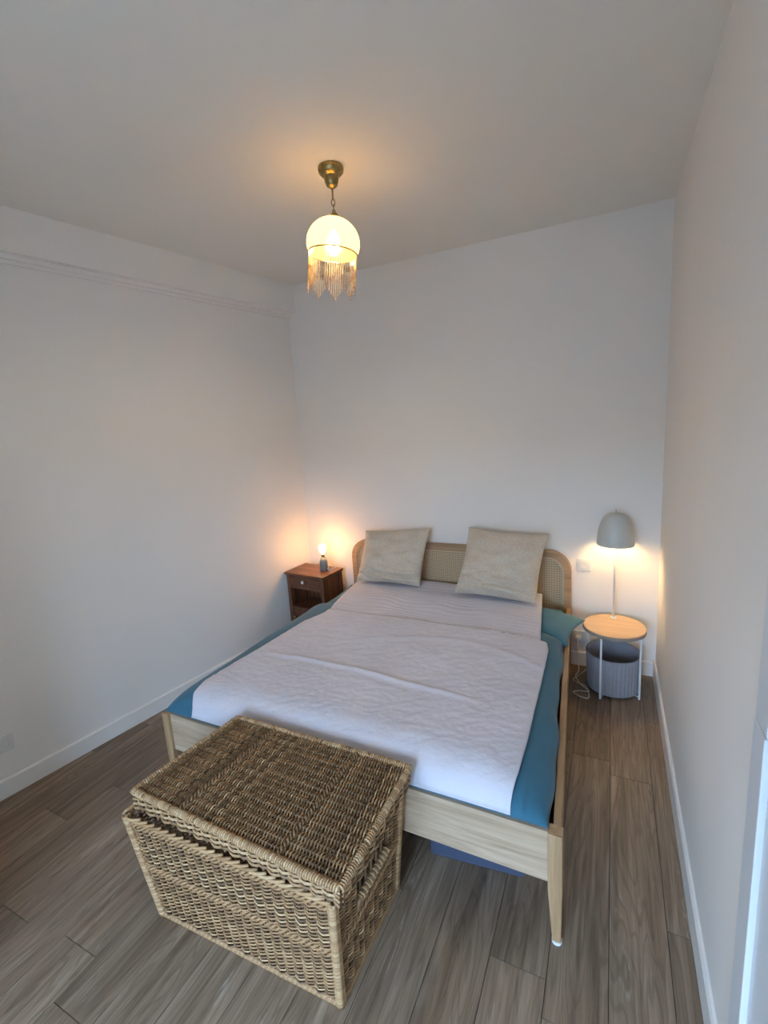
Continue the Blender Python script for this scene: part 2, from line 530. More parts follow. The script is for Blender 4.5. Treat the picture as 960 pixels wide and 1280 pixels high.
p_ = pg.build('plug', 'plastic', so, smooth=True); p_.rotation_euler = (R(90), 0, 0); p_.location = (0, -.013, 0)

ang_l = math.atan2(.37, 2.34)    # direction of the left wall
lo = empty('wall_socket', (lwx(1.0), 1.0, .285), -ang_l)
MB().box(0, .010, -.079, .079, -.045, .045).build('plate', 'plastic', lo, bevel=.003)
for s in (-1, 1):
    w_ = MB(); w_.lathe([(.027, 0), (.027, .0035), (.023, .0035), (.0215, -.004), (.0005, -.004)], 24)
    g_ = w_.build('socket_well', 'plastic', lo); g_.rotation_euler = (0, R(90), 0); g_.location = (.0105, s * .037, 0)
    for q in (-1, 1):
        h_ = MB(); h_.lathe([(.003, -.0035), (.003, -.001), (.0003, -.001)], 10)
        k_ = h_.build('contact_hole', 'dark_hole', g_); k_.location = (0, q * .0095, -.0005)
tag(lo, 'white double wall socket low on the left wall', 'socket')

# ------------------------------------------------------------------ bed
FY, HY = 1.372, 3.285            # front face of the foot rail, front face of the headboard
FXL, FXR, HXL, HXR = -1.995, -.117, -1.965, -.232
def bxl(y): return FXL + (HXL - FXL) * (y - FY) / (HY - FY)
def bxr(y): return FXR + (HXR - FXR) * (y - FY) / (HY - FY)
ZR, ZRB, ZH = .437, .238, .845
bed = tag(empty('bed', ((FXL + FXR) / 2, FY, 0)), 'light oak double bed frame with a rounded cane headboard', 'bed')
BO = Vector(bed.location)
def B(mb, name, mat, parent=bed, **k):
    mb.v = [tuple(Vector(p) - BO) for p in mb.v]
    return mb.build(name, mat, parent, **k)
# foot rail
B(MB().prism([(FXL + .046, FY + .012), (FXR - .046, FY + .012), (FXR - .046, FY + .037), (FXL + .046, FY + .037)], ZRB, ZR - .004), 'foot_rail', 'oak_x', bevel=.003)
# side rails
for s, fx in ((-1, bxl), (1, bxr)):
    ya, yb = FY + .048, HY - .002
    xo = lambda y, d: fx(y) - s * d
    B(MB().prism([(xo(ya, .004), ya), (xo(yb, .004), yb), (xo(yb, .03), yb), (xo(ya, .03), ya)][::s], ZRB, ZR), 'side_rail', 'oak_y', bevel=.003)
# tapered front legs
for s, x in ((-1, FXL), (1, FXR)):
    a, b = sorted((x, x - s * .046))
    lg = MB()
    top = [(a, FY), (b, FY), (b, FY + .048), (a, FY + .048)]
    cx_ = x - s * .018
    bot = [(cx_ - .014, FY + .006), (cx_ + .014, FY + .006), (cx_ + .014, FY + .034), (cx_ - .014, FY + .034)]
    n = 4
    vs = [(p[0], p[1], .012) for p in bot] + [(p[0], p[1], ZRB - .02) for p in top] + [(p[0], p[1], ZR) for p in top]
    fs = [(3, 2, 1, 0), (8, 9, 10, 11)] + [(k * 4 + i, k * 4 + (i + 1) % 4, k * 4 + 4 + (i + 1) % 4, k * 4 + 4 + i) for k in (0, 1) for i in range(4)]
    lg.add(vs, fs)
    lo_ = B(lg, 'leg', 'oak_z', bevel=.003)
    fp = MB(); fp.lathe([(.0005, 0), (.017, 0), (.017, .012), (.0005, .012)], 16, (cx_, FY + .02, 0))
    B(fp, 'foot_pad', 'plastic', lo_)
# headboard frame: one rounded hoop standing on the floor
RC = .15; HT = .042; HW = .048
def hoop(inset_, rc):
    xl_, xr_, zt = HXL + inset_, HXR - inset_, ZH - inset_
    pts = [(xr_, 0)]
    for k in range(13):
        a = math.pi / 2 * k / 12
        pts.append((xr_ - rc + rc * math.cos(a), zt - rc + rc * math.sin(a)))
    for k in range(13):
        a = math.pi / 2 + math.pi / 2 * k / 12
        pts.append((xl_ + rc + rc * math.cos(a), zt - rc + rc * math.sin(a)))
    pts.append((xl_, 0))
    return pts
def hoop_mesh(i0, i1, y0, y1):
    o, i = hoop(i0, RC - i0), hoop(i1, max(.02, RC - i1))
    mb = MB(); vs = []; fs = []
    for (a, c), (b, d) in zip(o, i):
        vs += [(a, y0, c), (b, y0, d), (b, y1, d), (a, y1, c)]
    n = len(o)
    for k in range(n - 1):
        for q in range(4):
            fs.append((k * 4 + q, k * 4 + (q + 1) % 4, k * 4 + 4 + (q + 1) % 4, k * 4 + 4 + q))
    fs += [(0, 1, 2, 3), tuple((n - 1) * 4 + q for q in (3, 2, 1, 0))]
    return mb.add(vs, fs)
hf = B(hoop_mesh(0, HW, HY, HY + HT), 'headboard_frame', 'oak_head')
smooth_by_angle(hf)
tr_ = B(hoop_mesh(HW, HW + .012, HY + .008, HY + .03), 'cane_trim', 'cane')
smooth_by_angle(tr_)
B(MB().box(HXL + HW + .002, HXR - HW - .002, HY + .006, HY + HT - .004, .24, .34), 'head_rail', 'oak_x')
# cane weave (real strands) on a thin backing
zi = ZH - HW - .012; xli, xri = HXL + HW + .012, HXR - HW - .012; rci = RC - HW - .012
def ztop(x):
    d = max(0, rci - (x - xli), rci - (xri - x))
    return zi - (rci - math.sqrt(max(0, rci * rci - d * d)))
def xin(z):
    d = max(0, z - (zi - rci))
    return rci - math.sqrt(max(0, rci * rci - d * d))
cn = MB(); pitch = .017
x = xli + .006
while x < xri:
    for dx in (-.0032, .0032):
        cn.box(x + dx - .0019, x + dx + .0019, HY + .014, HY + .0165, .34, ztop(x))
    x += pitch
z = .346
while z < zi:
    e = xin(z)
    for dz in (-.0032, .0032):
        cn.box(xli + e, xri - e, HY + .0125, HY + .0150, z + dz - .0019, z + dz + .0019)
    z += pitch
B(cn, 'cane_weave', 'cane', kind='stuff')
bk = MB(); pts = [(xli, .34)] + [(xri, .34)]
N = 40
for k in range(N + 1):
    xx = xri + (xli - xri) * k / N
    pts.append((xx, ztop(xx)))
for k in range(5):
    pass
vs = [(a, HY + .020, c) for a, c in pts] + [(a, HY + .026, c) for a, c in pts]
n = len(pts)
bk.add(vs, [tuple(range(n)), tuple(range(2 * n - 1, n - 1, -1))] + [(i, (i + 1) % n, n + (i + 1) % n, n + i) for i in range(n)])
B(bk, 'back_panel', 'cane_back')
# slatted platform that carries the mattress
pa, pb = FY + .05, HY - .02
B(MB().prism([(bxl(pa) + .032, pa), (bxr(pa) - .032, pa), (bxr(pb) - .032, pb), (bxl(pb) + .032, pb)], .245, .262), 'platform', 'oak_x')
# mattress
def clear(d, y): return bxl(y) + d, bxr(y) - d
ma, mb_e = FY + .06, HY - .02
l0, r0 = clear(.05, ma); l1, r1 = clear(.05, mb_e)
mt = MB().prism([(l0, ma), (r0, ma), (r1, mb_e), (l1, mb_e)], .262, .4375)
tag(mt.build('mattress', 'teal', bevel=.03), 'thick mattress in a teal sheet lying inside the oak bed frame', 'mattress')

# ---- bedding surfaces
def sq(t, p, q): return max(0.0, 1 - abs(t) ** p) ** (1 / q)
DZ0, DH = .4385, .103
DYA, DYB = FY + .020, 2.74
def duvet_xy(s, t):              # s -1..1 across, t 0..1 along (foot to head)
    y = DYA + (HY - .03 - DYA) * t
    l, r_ = bxl(y) + .004, bxr(y) - .031
    if s > 0:
        r_ += .012 * math.sin(y * 9.0) * .6 - .004
    return (l + r_) / 2 + s * (r_ - l) / 2, y
def bed_height(x, y):            # top surface of the made bed above DZ0
    l, r_ = bxl(y) + .004, bxr(y) - .031
    s = (2 * x - l - r_) / (r_ - l)
    e = sq(max(-1, min(1, s)), 9, 2.2)
    tf = max(0, min(1, (y - DYA) / .17))
    ef = math.sqrt(max(0, 1 - (1 - tf) ** 2.4))
    n_ = .010 * noise.noise(Vector((x * 2.2, y * 2.2, 3.1)))
    pil = .012 * max(0, min(1, (y - 2.55) / .2))
    return (DH + n_ + pil) * (e * ef)
def spread(k, n, ease):          # sample denser near the ends
    t = k / n
    return .5 - .5 * math.cos(math.pi * t) if ease else t
# duvet: teal, closed
NS, NT = 90, 90
dv = MB(); vs = []; fs = []
for j in range(NT + 1):
    tt = (j / NT) ** 1.6
    yy = DYA + (DYB - DYA) * tt
    for i in range(NS + 1):
        s = -1 + 2 * spread(i, NS, True)
        l, r_ = bxl(yy) + .004, bxr(yy) - .031
        if s > .9: r_ += .006 * math.sin(yy * 8.0) + .004 * math.sin(yy * 21) - .004
        x = (l + r_) / 2 + s * (r_ - l) / 2
        l2, r2 = bxl(yy) + .004, bxr(yy) - .031
        xs = (l2 + r2) / 2 + s * (r2 - l2) / 2
        h_ = bed_height(xs, yy)
        back = max(0, min(1, (DYB - yy) / .12)); h_ *= math.sqrt(1 - (1 - back) ** 2) * .999 + .001
        h_ += .004 * noise.noise(Vector((x * 9, yy * 5, 0))) * min(1, h_ / .05)
        vs.append((x, yy, DZ0 + h_))
W_ = NS + 1
for j in range(NT):
    for i in range(NS):
        fs.append((j * W_ + i, j * W_ + i + 1, (j + 1) * W_ + i + 1, (j + 1) * W_ + i))
ring = [i for i in range(W_)] + [j * W_ + NS for j in range(1, NT + 1)] + [NT * W_ + i for i in range(NS - 1, -1, -1)] + [j * W_ for j in range(NT - 1, 0, -1)]
fs.append(tuple(ring[::-1]))
dv.add(vs, fs)
tag(dv.build('duvet', 'teal', smooth=True), 'deep teal duvet showing along both sides of the bed', 'duvet')

# pillows under the spread
def pillow_mesh(w, d, h, nu=26, nv=20, ears=.05, seed=0, wr=.004, pinch=.05):
    mb = MB(); vs = []; fs = []
    for side in (1, -1):
        for j in range(nv + 1):
            v_ = -1 + 2 * spread(j, nv, True)
            for i in range(nu + 1):
                u_ = -1 + 2 * spread(i, nu, True)
                px = w / 2 * u_ * (1 - pinch * (1 - v_ * v_) * abs(u_) ** 2 * .9)
                py = d / 2 * v_ * (1 - pinch * (1 - u_ * u_) * abs(v_) ** 2 * .9)
                pr = (max(0, 1 - u_ ** 4) ** .6) * (max(0, 1 - v_ ** 4) ** .6)
                zz = side * (h / 2 * pr + .002)
                zz += wr * noise.noise(Vector((px * 9 + seed, py * 9, side * 3.0 + seed))) * pr
                zz += wr * 1.2 * math.sin(px * 30 + 6 * noise.noise(Vector((px * 3, py * 3, seed)))) * max(0, abs(v_) - .35) * pr
                vs.append((px, py, zz))
    W = nu + 1; off = (nv + 1) * W
    for k in (0, 1):
        for j in range(nv):
            for i in range(nu):
                a = k * off + j * W + i
                q = (a, a + 1, a + W + 1, a + W)
                fs.append(q if k == 0 else q[::-1])
    rim = [i for i in range(W)] + [j * W + nu for j in range(1, nv + 1)] + [nv * W + i for i in range(nu - 1, -1, -1)] + [j * W for j in range(nv - 1, 0, -1)]
    n_ = len(rim)
    for k in range(n_):
        a, b = rim[k], rim[(k + 1) % n_]
        fs.append((b, a, a + off, b + off))
    return mb.add(vs, fs)
for s, xc, yc, w_, dp, tilt, rz_, label in (
        (1, -.548, 2.935, .78, .40, 5.0, -10, 'teal pillow poking out from under the white spread near the side table'),
        (-1, -1.545, 2.955, .78, .50, -3, 2, 'teal pillow under the white spread on the nightstand side')):
    p = pillow_mesh(w_, dp, .098, seed=s * 3.0, pinch=.09).build('pillow', 'teal', smooth=True)
    p.location = (xc, yc, .492); p.rotation_euler = (0, R(tilt), R(rz_))
    tag(p, label, 'pillow')

# white spread: crinkled lower panel and a folded upper panel
def interp(tab, y):
    if y <= tab[0][0]: return tab[0][1]
    for (a, b), (c, d) in zip(tab, tab[1:]):
        if y <= c: 
            t = (y - a) / (c - a); return b + (d - b) * t
    return tab[-1][1]
sp = tag(empty('bedspread', ((FXL + FXR) / 2, FY + .1, DZ0)), 'crinkled white bedspread folded back below the cushions', 'bedspread')
SO = Vector(sp.location)
def cloth(name, mat, ya, yb, ledge, redge, nx, ny, lift, thick, amp, ribs=False, dens=1.0):
    mb = MB(); top = []; fs = []
    for j in range(ny + 1):
        t = (j / ny) ** dens
        for i in range(nx + 1):
            s = i / nx
            y = ya + (yb - ya) * t
            xl_, xr_ = interp(ledge, y), interp(redge, y)
            x = xl_ + (xr_ - xl_) * s
            yj = y + (.012 * math.sin(x * 5 + 1) if (j == ny) else 0)
            h_ = bed_height(x, yj)
            z = DZ0 + h_ + lift
            q = Vector((x, yj, 0))
            if ribs:
                wv = .0030 * math.sin(yj * 150 + 14 * noise.noise(Vector((x * 3, yj * 4, 2)))) * (.4 + .6 * noise.noise(q * 4 + Vector((9, 0, 0))))
                wv += .005 * noise.noise(Vector((x * 3, yj * 9, 5)))
            else:
                ca, sa = x * .8 + yj * .6, yj * .8 - x * .6
                wv = amp * (1 - abs(noise.noise(Vector((ca * 9, sa * 34, 1.7))) * 2)) * .8
                wv += amp * (1 - abs(noise.noise(Vector((x * 8, yj * 26, 6.7))) * 2)) * .6
                wv += amp * .5 * noise.noise(Vector((x * 44, yj * 44, 4)))
                wv += .0035 * noise.noise(Vector((x * 4, yj * 6, 8)))
                cr = 1.86 - .045 * (x + 1.0) + .015 * math.sin(x * 4)
                wv += .009 * math.exp(-((yj - cr) / .016) ** 2) * max(0, min(1, (-.45 - x) / .25)) * max(0, min(1, (x + 1.75) / .2))
                sw = 2.16 + .18 * math.sin((x + 1.35) * 2.6)
                wv += .005 * math.exp(-((yj - sw) / .025) ** 2) * max(0, min(1, (x + 1.5) / .4))
            k = min(1, h_ / .05)
            top.append(Vector((x, yj, z + wv * k)) - SO)
    W = nx + 1; n0 = len(top)
    bot = [p - Vector((0, 0, thick)) for p in top]
    for j in range(ny):
        for i in range(nx):
            a = j * W + i
            fs.append((a, a + 1, a + W + 1, a + W))
            fs.append((n0 + a + W, n0 + a + W + 1, n0 + a + 1, n0 + a))
    rim = [i for i in range(W)] + [j * W + nx for j in range(1, ny + 1)] + [ny * W + i for i in range(nx - 1, -1, -1)] + [j * W for j in range(ny - 1, 0, -1)]
    for k in range(len(rim)):
        a, b = rim[k], rim[(k + 1) % len(rim)]
        fs.append((b, a, n0 + a, n0 + b))
    mb.add(top + bot, fs)
    return mb.build(name, mat, sp, smooth=True)
LE = [(1.40, -1.800), (1.45, -1.84), (1.55, -1.85), (1.94, -1.81), (2.31, -1.785), (2.47, -1.725), (2.53, -1.725)]
RE = [(1.40, -.285), (1.5, -.275), (1.68, -.272), (2.24, -.279), (2.45, -.284), (2.52, -.300), (2.56, -.34)]
cloth('lower_panel', 'coverlet', DYA - .004, 2.535, LE, RE, 190, 150, .016, .006, .0020, dens=1.25)
LE2 = [(2.46, -1.728), (2.53, -1.730), (2.96, -1.800), (3.22, -1.83)]
RE2 = [(2.46, -.335), (2.57, -.340), (3.20, -.412)]
cloth('upper_panel', 'coverlet_top', 2.47, 3.215, LE2, RE2, 90, 120, .007, .006, .003, ribs=True)

# beige cushions leaning on the headboard
def cushion(tl, tr, br_, bl_, h, seed, label):
    tl, tr, br_, bl_ = map(Vector, (tl, tr, br_, bl_))
    c = (tl + tr + br_ + bl_) / 4
    ux = ((tr - tl) + (br_ - bl_)) / 2; uy = ((tl - bl_) + (tr - br_)) / 2
    w, d = ux.length, uy.length
    mb = pillow_mesh(1, 1, 1, nu=60, nv=60, seed=seed, wr=.0, pinch=.07)
    nrm = ux.cross(uy).normalized()
    vs = []
    for x, y, z in mb.v:
        u_, v_ = x + .5, y + .5
        p = (bl_ * (1 - u_) + br_ * u_) * (1 - v_) + (tl * (1 - u_) + tr * u_) * v_
        sag = 1.0 + .30 * (.5 - v_) * 2
        pr = abs(z) * 2
        wv = .022 * noise.noise(Vector((u_ * 5 + seed, v_ * 7, seed))) * pr
        fold = .028 * math.sin(v_ * 42 + 5 * u_ + 4 * noise.noise(Vector((u_ * 3, v_ * 3, seed)))) * max(0, .42 - v_) * 2 * pr
        k1 = math.exp(-((v_ - .30 - .10 * u_ + .03 * math.sin(u_ * 9 + seed)) / .022) ** 2) * max(0, 1 - u_ * 1.5)
        k2 = math.exp(-((v_ - .42 + .20 * u_ + .02 * math.sin(u_ * 11)) / .022) ** 2) * max(0, u_ * 1.7 - .7)
        k3 = math.exp(-((v_ - .16 + .03 * math.sin(u_ * 7 + seed)) / .020) ** 2) * .8
        crease = -.016 * (k1 + k2 + k3) * min(1, pr * 1.5)
        vs.append(tuple(p - c + nrm * (z * h * sag + (wv + fold + crease) * (1 if z > 0 else 0))))
    mb.v = vs
    o = mb.build('cushion', 'cushion', smooth=True)
    o.location = c
    return tag(o, label, 'cushion', 'beige cushions on the bed')
cushion((-1.775, 3.215, .945), (-1.215, 3.215, .990), (-1.262, 3.05, .575), (-1.800, 3.05, .568), .15, 2.0, 'beige square cushion leaning on the headboard near the nightstand')
cushion((-.915, 3.195, 1.012), (-.368, 3.195, .986), (-.420, 2.965, .570), (-.970, 2.965, .590), .165, 7.0, 'beige square cushion leaning on the headboard near the side table')

# blue bag under the bed
bg = MB().prism([(-.65, 1.53), (-.27, 1.57), (-.25, 2.05), (-.63, 2.03)], 0, .15)
ob = tag(bg.build('storage_bag', 'blue_bag', bevel=.018), 'blue flat storage bag lying under the bed', 'storage bag')

# ------------------------------------------------------------------ wicker chest
CT = .548
ch = tag(empty('wicker_chest', (-1.09, 1.13, 0)), 'large lidded wicker trunk standing at the foot of the bed', 'trunk')
CO = Vector(ch.location)
def CB(mb, name, mat, parent=ch, **k):
    mb.v = [tuple(Vector(p) - CO) for p in mb.v]
    return mb.build(name, mat, parent, **k)
# corners FL FR BR BL at the floor, body rim, lid bottom, lid top
c_bot = [Vector(p) for p in ((-1.500, .912, .012), (-.728, .938, .012), (-.722, 1.340, .012), (-1.455, 1.335, .012))]
c_rim = [Vector(p) for p in ((-1.553, .872, .462), (-.690, .895, .462), (-.680, 1.352, .462), (-1.480, 1.352, .462))]
l_bot = [Vector(p) for p in ((-1.520, .892, .478), (-.650, .880, .478), (-.645, 1.356, .478), (-1.470, 1.356, .478))]
l_top = [Vector(p) for p in ((-1.520, .892, CT), (-.640, .872, CT), (-.640, 1.360, CT), (-1.465, 1.360, CT))]
def weave(p00, p10, p11, p01, nrm, ns, nw, rw, amp, bands=(), hole=None, seed=0, lo=.15, hi=.85, rs=.005):
    """stakes run p00->p01 side by side along u; withies run along u, over and under the stakes"""
    rg = random.Random(seed); mb = MB(); nrm = Vector(nrm).normalized()
    P = lambda u_, v_: (p00 * (1 - u_) + p10 * u_) * (1 - v_) + (p01 * (1 - u_) + p11 * u_) * v_
    for i in range(ns + 1):
        u_ = i / ns
        mb.tube([P(u_, 0), P(u_, .5), P(u_, 1)], rs, 5, rg.uniform(.05, .3))
    k = 0
    for w in range(nw):
        v_ = (w + .5) / nw
        if any(abs(v_ - b) < bw for b, bw in bands): continue
        tone = min(1, max(0, rg.gauss((lo + hi) / 2, (hi - lo) / 4)))
        ph = k % 2; k += 1
        pts = []; dv_ = rg.uniform(-.15, .15) / nw
        segs = [(0, 1)]
        if hole and hole[2] < v_ < hole[3]: segs = [(0, hole[0]), (hole[1], 1)]
        for a, b in segs:
            pts = []
            m_ = max(4, int((b - a) * ns * 3))
            for q in range(m_ + 1):
                u_ = a + (b - a) * q / m_
                off = amp * math.cos(math.pi * (u_ * ns + ph))
                pts.append(P(u_, v_ + dv_ + rg.uniform(-.06, .06) / nw) + nrm * off)
            mb.tube(pts, rw * rg.uniform(.9, 1.1), 5, min(1, max(0, tone + rg.uniform(-.1, .1))), up=nrm, flat=.7)
    return mb
def band(p0, p1, nrm, r_, n, tone, turns, amp):   # two-strand twined row
    mb = MB(); nrm = Vector(nrm).normalized(); d = (p1 - p0).normalized(); s = nrm.cross(d).normalized()
    rg = random.Random(n)
    for k in (0, 1):
        pts = []
        for i in range(n + 1):
            t = i / n; a = 2 * math.pi * turns * t + k * math.pi
            pts.append(p0 + (p1 - p0) * t + s * (amp * math.sin(a)) + nrm * (amp * math.cos(a)))
        mb.tube(pts, r_, 5, tone + rg.uniform(-.1, .1), up=nrm)
    return mb
def lerp(a, b, t): return a * (1 - t) + b * t
FL, FR, BR, BL = 0, 1, 2, 3
faces = (('front_weave', FL, FR, 21, 58, None), ('side_weave', FR, BR, 12, 62, (.27, .75, .66, .80)), ('back_weave', BR, BL, 20, 60, None), ('side_weave', BL, FL, 12, 60, (.27, .75, .66, .80)))
zt_ = 0
for nm, a, b, ns, nw, hole in faces:
    e = (c_bot[b] - c_bot[a]); nrm = e.cross(Vector((0, 0, 1))).normalized()
    lo, hi = (.15, .85) if nm == 'front_weave' else (.1, .75)
    bands_ = ((.50, .022), (.93, .022)) if nm == 'front_weave' else ((.5, .02),)
    wv = weave(c_bot[a], c_bot[b], c_rim[b], c_rim[a], nrm, ns, nw, .0034, .0085, bands_, hole, seed=a + 3, lo=lo, hi=hi)
    CB(wv, nm, 'wicker', kind='stuff', smooth=True)
    for bv, _ in bands_:
        p0, p1 = lerp(c_bot[a], c_rim[a], bv), lerp(c_bot[b], c_rim[b], bv)
        CB(band(p0 + nrm * .004, p1 + nrm * .004, nrm, .0052, ns * 8, .5, ns, .0055), 'twined_band', 'wicker', smooth=True)
    # bottom border, wrapped
    CB(band(c_bot[a] + nrm * .002, c_bot[b] + nrm * .002, nrm, .0075, ns * 12, .55, ns * 2, .005), 'bottom_border', 'wicker', smooth=True)
# plaited rim along the top of the body
for a, b in ((FL, FR), (FR, BR), (BR, BL), (BL, FL)):
    p0, p1 = c_rim[a], c_rim[b]
    d = (p1 - p0); L_ = d.length; d = d.normalized(); nrm = d.cross(Vector((0, 0, 1))).normalized()
    pl_ = MB(); n_ = max(6, int(L_ / .034)); rg = random.Random(a)
    for i in range(n_):
        t0 = i / n_; q0 = p0 + d * (L_ * t0); ln = L_ / n_ * 2.4
        pts = []
        for k in range(7):
            t = k / 6
            if t0 * L_ + ln * t > L_ + .01: break
            pts.append(q0 + d * (ln * t) + nrm * (.004 + .009 * math.sin(math.pi * t)) + Vector((0, 0, -.011 + .016 * t)))
        if len(pts) > 2:
            pl_.tube(pts, .0062, 6, rg.uniform(.3, .8), up=nrm, flat=.8)
    CB(pl_, 'plaited_rim', 'wicker', smooth=True)
# wrapped corner posts (cane wound round the corners)
for i in range(4):
    mb = MB(); a, b = c_bot[i], c_rim[i] + Vector((0, 0, -.004)); rg = random.Random(i + 40)
    n_ = 74
    for k in range(n_):
        t = k / n_; p = lerp(a, b, t)
        rr = .0145
        pts = [p + Vector((rr * math.cos(q), rr * math.sin(q), .0055 * q / (2 * math.pi))) for q in [2 * math.pi * s / 9 for s in range(10)]]
        mb.tube(pts, .0034, 4, rg.uniform(.45, .85))
    mb.tube([a - Vector((0, 0, .010)), b], .0135, 8, .5)
    CB(mb, 'corner_post', 'wicker', smooth=True)
# handles over the side holes
for a, b in ((FR, BR), (BL, FL)):
    nrm = (c_bot[b] - c_bot[a]).cross(Vector((0, 0, 1))).normalized()
    P = lambda u_, v_: lerp(lerp(c_bot[a], c_bot[b], u_), lerp(c_rim[a], c_rim[b], u_), v_)
    mb = MB()
    path = [P(.26, .60), P(.27, .66), P(.34, .672), P(.5, .668), P(.66, .672), P(.74, .66), P(.75, .60)]
    path = [p + nrm * .012 for p in path]
    mb.tube(path, .009, 8, .3)
    n_ = 22
    for k in range(n_):
        p = P(.29 + .43 * k / n_, .670) + nrm * .012
        d_ = (P(.7, .67) - P(.3, .67)).normalized(); sd = nrm.cross(d_)
        pts = [p + d_ * (.009 * q / 6.283) + nrm * (.0105 * math.cos(q)) + sd * (.0105 * math.sin(q)) for q in [6.2832 * s / 8 for s in range(9)]]
        mb.tube(pts, .0042, 4, .95 if k % 2 else .45)
    h_ = CB(mb, 'handle', 'wicker', smooth=True)
CB(MB().prism([(p.x * 1, p.y) for p in c_bot], .004, .012), 'base_board', 'wicker_board')
# lid
lid_n = Vector((0, 0, 1))
lid = CB(weave(l_top[FL], l_top[BL], l_top[BR], l_top[FR], lid_n, 16, 150, .0027, .0082, ((.26, .012), (.74, .012)), None, 11, .10, .80, .0045), 'lid', 'wicker', kind='stuff', smooth=True)
for t in (.26, .74):
    p0, p1 = lerp(l_top[FL], l_top[FR], t), lerp(l_top[BL], l_top[BR], t)
    CB(band(p0 + lid_n * .002, p1 + lid_n * .002, lid_n, .005, 140, .3, 16, .0055), 'twined_band', 'wicker', smooth=True)
for a, b in ((FL, FR), (FR, BR), (BR, BL), (BL, FL)):
    nrm = (l_bot[b] - l_bot[a]).cross(Vector((0, 0, 1))).normalized()
    ns = 22 if a in (FL, BR) else 13
    CB(weave(l_bot[a], l_bot[b], l_top[b], l_top[a], nrm, ns, 7, .0046, .006, (), None, a + 30, .2, .9), 'lid_side', 'wicker', kind='stuff')
    # wrapped lid edge
    mb = MB(); rg = random.Random(a + 60); d = (l_top[b] - l_top[a]); L_ = d.length; d = d.normalized()
    up_ = Vector((0, 0, 1)); n_ = int(L_ / .0085)
    mb.tube([l_top[a], l_top[b]], .0085, 8, .4)
    for k in range(n_):
        p = l_top[a] + d * (L_ * k / n_)
        if rg.random() < .04: continue
        pts = [p + d * (.0085 * q / 6.2832) + nrm * (.0098 * math.cos(q)) + up_ * (.0098 * math.sin(q)) for q in [6.2832 * s / 8 for s in range(9)]]
        mb.tube(pts, .0034, 4, rg.uniform(.55, .95))
    CB(mb, 'wrapped_edge', 'wicker', smooth=True)

# ------------------------------------------------------------------ nightstand
NW, ND, NH = .395, .255, .605
nsd = tag(empty('nightstand', (-2.455, 3.005, 0), R(-6)), 'small dark brown wooden nightstand with drawer in the corner', 'nightstand')
# local: x 0..NW, y 0..ND, front at y = 0
tp = MB().box(-.012, NW + .012, -.014, ND + .004, NH - .020, NH)
tp.box(-.004, NW + .004, -.006, ND, NH - .030, NH - .020)
tp.build('top', 'walnut_x', nsd, bevel=.004)
for x0_ in (0, NW - .034):
    for y0_ in (0, ND - .034):
        MB().box(x0_, x0_ + .034, y0_, y0_ + .034, 0, NH - .030).build('leg', 'walnut_z', nsd, bevel=.002)
for x0_ in (.008, NW - .020):
    MB().box(x0_, x0_ + .012, .034, ND - .034, .06, NH - .032).build('side_panel', 'walnut_z', nsd)
MB().box(.034, NW - .034, ND - .018, ND - .008, .06, NH - .032).build('back_panel', 'walnut_z', nsd)
def knob(parent, x, z, mat='brass'):
    k = MB(); k.lathe([(.0005, 0), (.006, 0), (.006, .010), (.0135, .015), (.0135, .020), (.008, .026), (.0005, .027)], 18)
    o = k.build('knob', mat, parent, smooth=True); o.rotation_euler = (R(90), 0, 0); o.location = (x, 0, z)
    return o
dw = empty('drawer', (0, .004, 0)); dw.parent = nsd
dfr = MB().box(.036, NW - .036, 0, .016, .500, .570).build('drawer', 'walnut_x', nsd, bevel=.003)
bpy.data.objects.remove(dw, do_unlink=True)
knob(dfr, NW / 2 - .01, .537, 'plastic')
MB().box(.034, NW - .034, .002, .022, .478, .498).build('rail', 'walnut_x', nsd)
MB().box(.034, NW - .034, .004, ND - .02, .468, .478).build('drawer_floor', 'walnut_x', nsd)
MB().box(.034, NW - .034, .002, ND - .02, .285, .305).build('shelf', 'walnut_x', nsd, bevel=.002)
dd = MB().box(.036, NW - .036, .004, .020, .075, .283)
dd = dd.build('door', 'walnut_z', nsd, bevel=.003)
knob(dd, .066, .215, 'brass')
MB().box(.034, NW - .034, .004, ND - .02, .052, .072).build('bottom_panel', 'walnut_x', nsd)

# bedside lamp: bottle base and bare bulb
bx_, by_ = -2.150, 3.125
ld = tag(empty('bedside_lamp', (bx_, by_, NH)), 'small grey bottle-shaped lamp with a bare glowing bulb on the nightstand', 'lamp')
q = MB(); q.lathe([(.0005, 0), (.031, 0), (.033, .004), (.033, .065), (.031, .085), (.024, .102), (.015, .112), (.0005, .114)], 28)
q.build('base', 'ceramic', ld, smooth=True)
q = MB(); q.lathe([(.0005, .1145), (.0135, .1145), (.0135, .142), (.0005, .142)], 20)
q.build('bulb_holder', 'brass', ld, smooth=False)
q = MB(); q.lathe([(.0005, .1425), (.010, .1425), (.013, .152), (.022, .166), (.029, .182), (.030, .194), (.026, .210), (.015, .221), (.0005, .2245)], 24)
q.build('bulb', 'bulb_bed', ld, smooth=True)
q = MB()
pts = [(.034, -.004, .012), (.042, -.008, .010)]
for k in range(15):
    a = math.pi + 2 * math.pi * k / 14
    pts.append((.064 + .022 * math.cos(a), -.010 + .001 * k, .026 + .022 * math.sin(a)))
pts += [(.050, .02, .004), (.055, .06, .003), (.06, .10, .003)]
q.tube(pts, .0028, 6)
q.build('cord', 'plastic', ld, smooth=True)

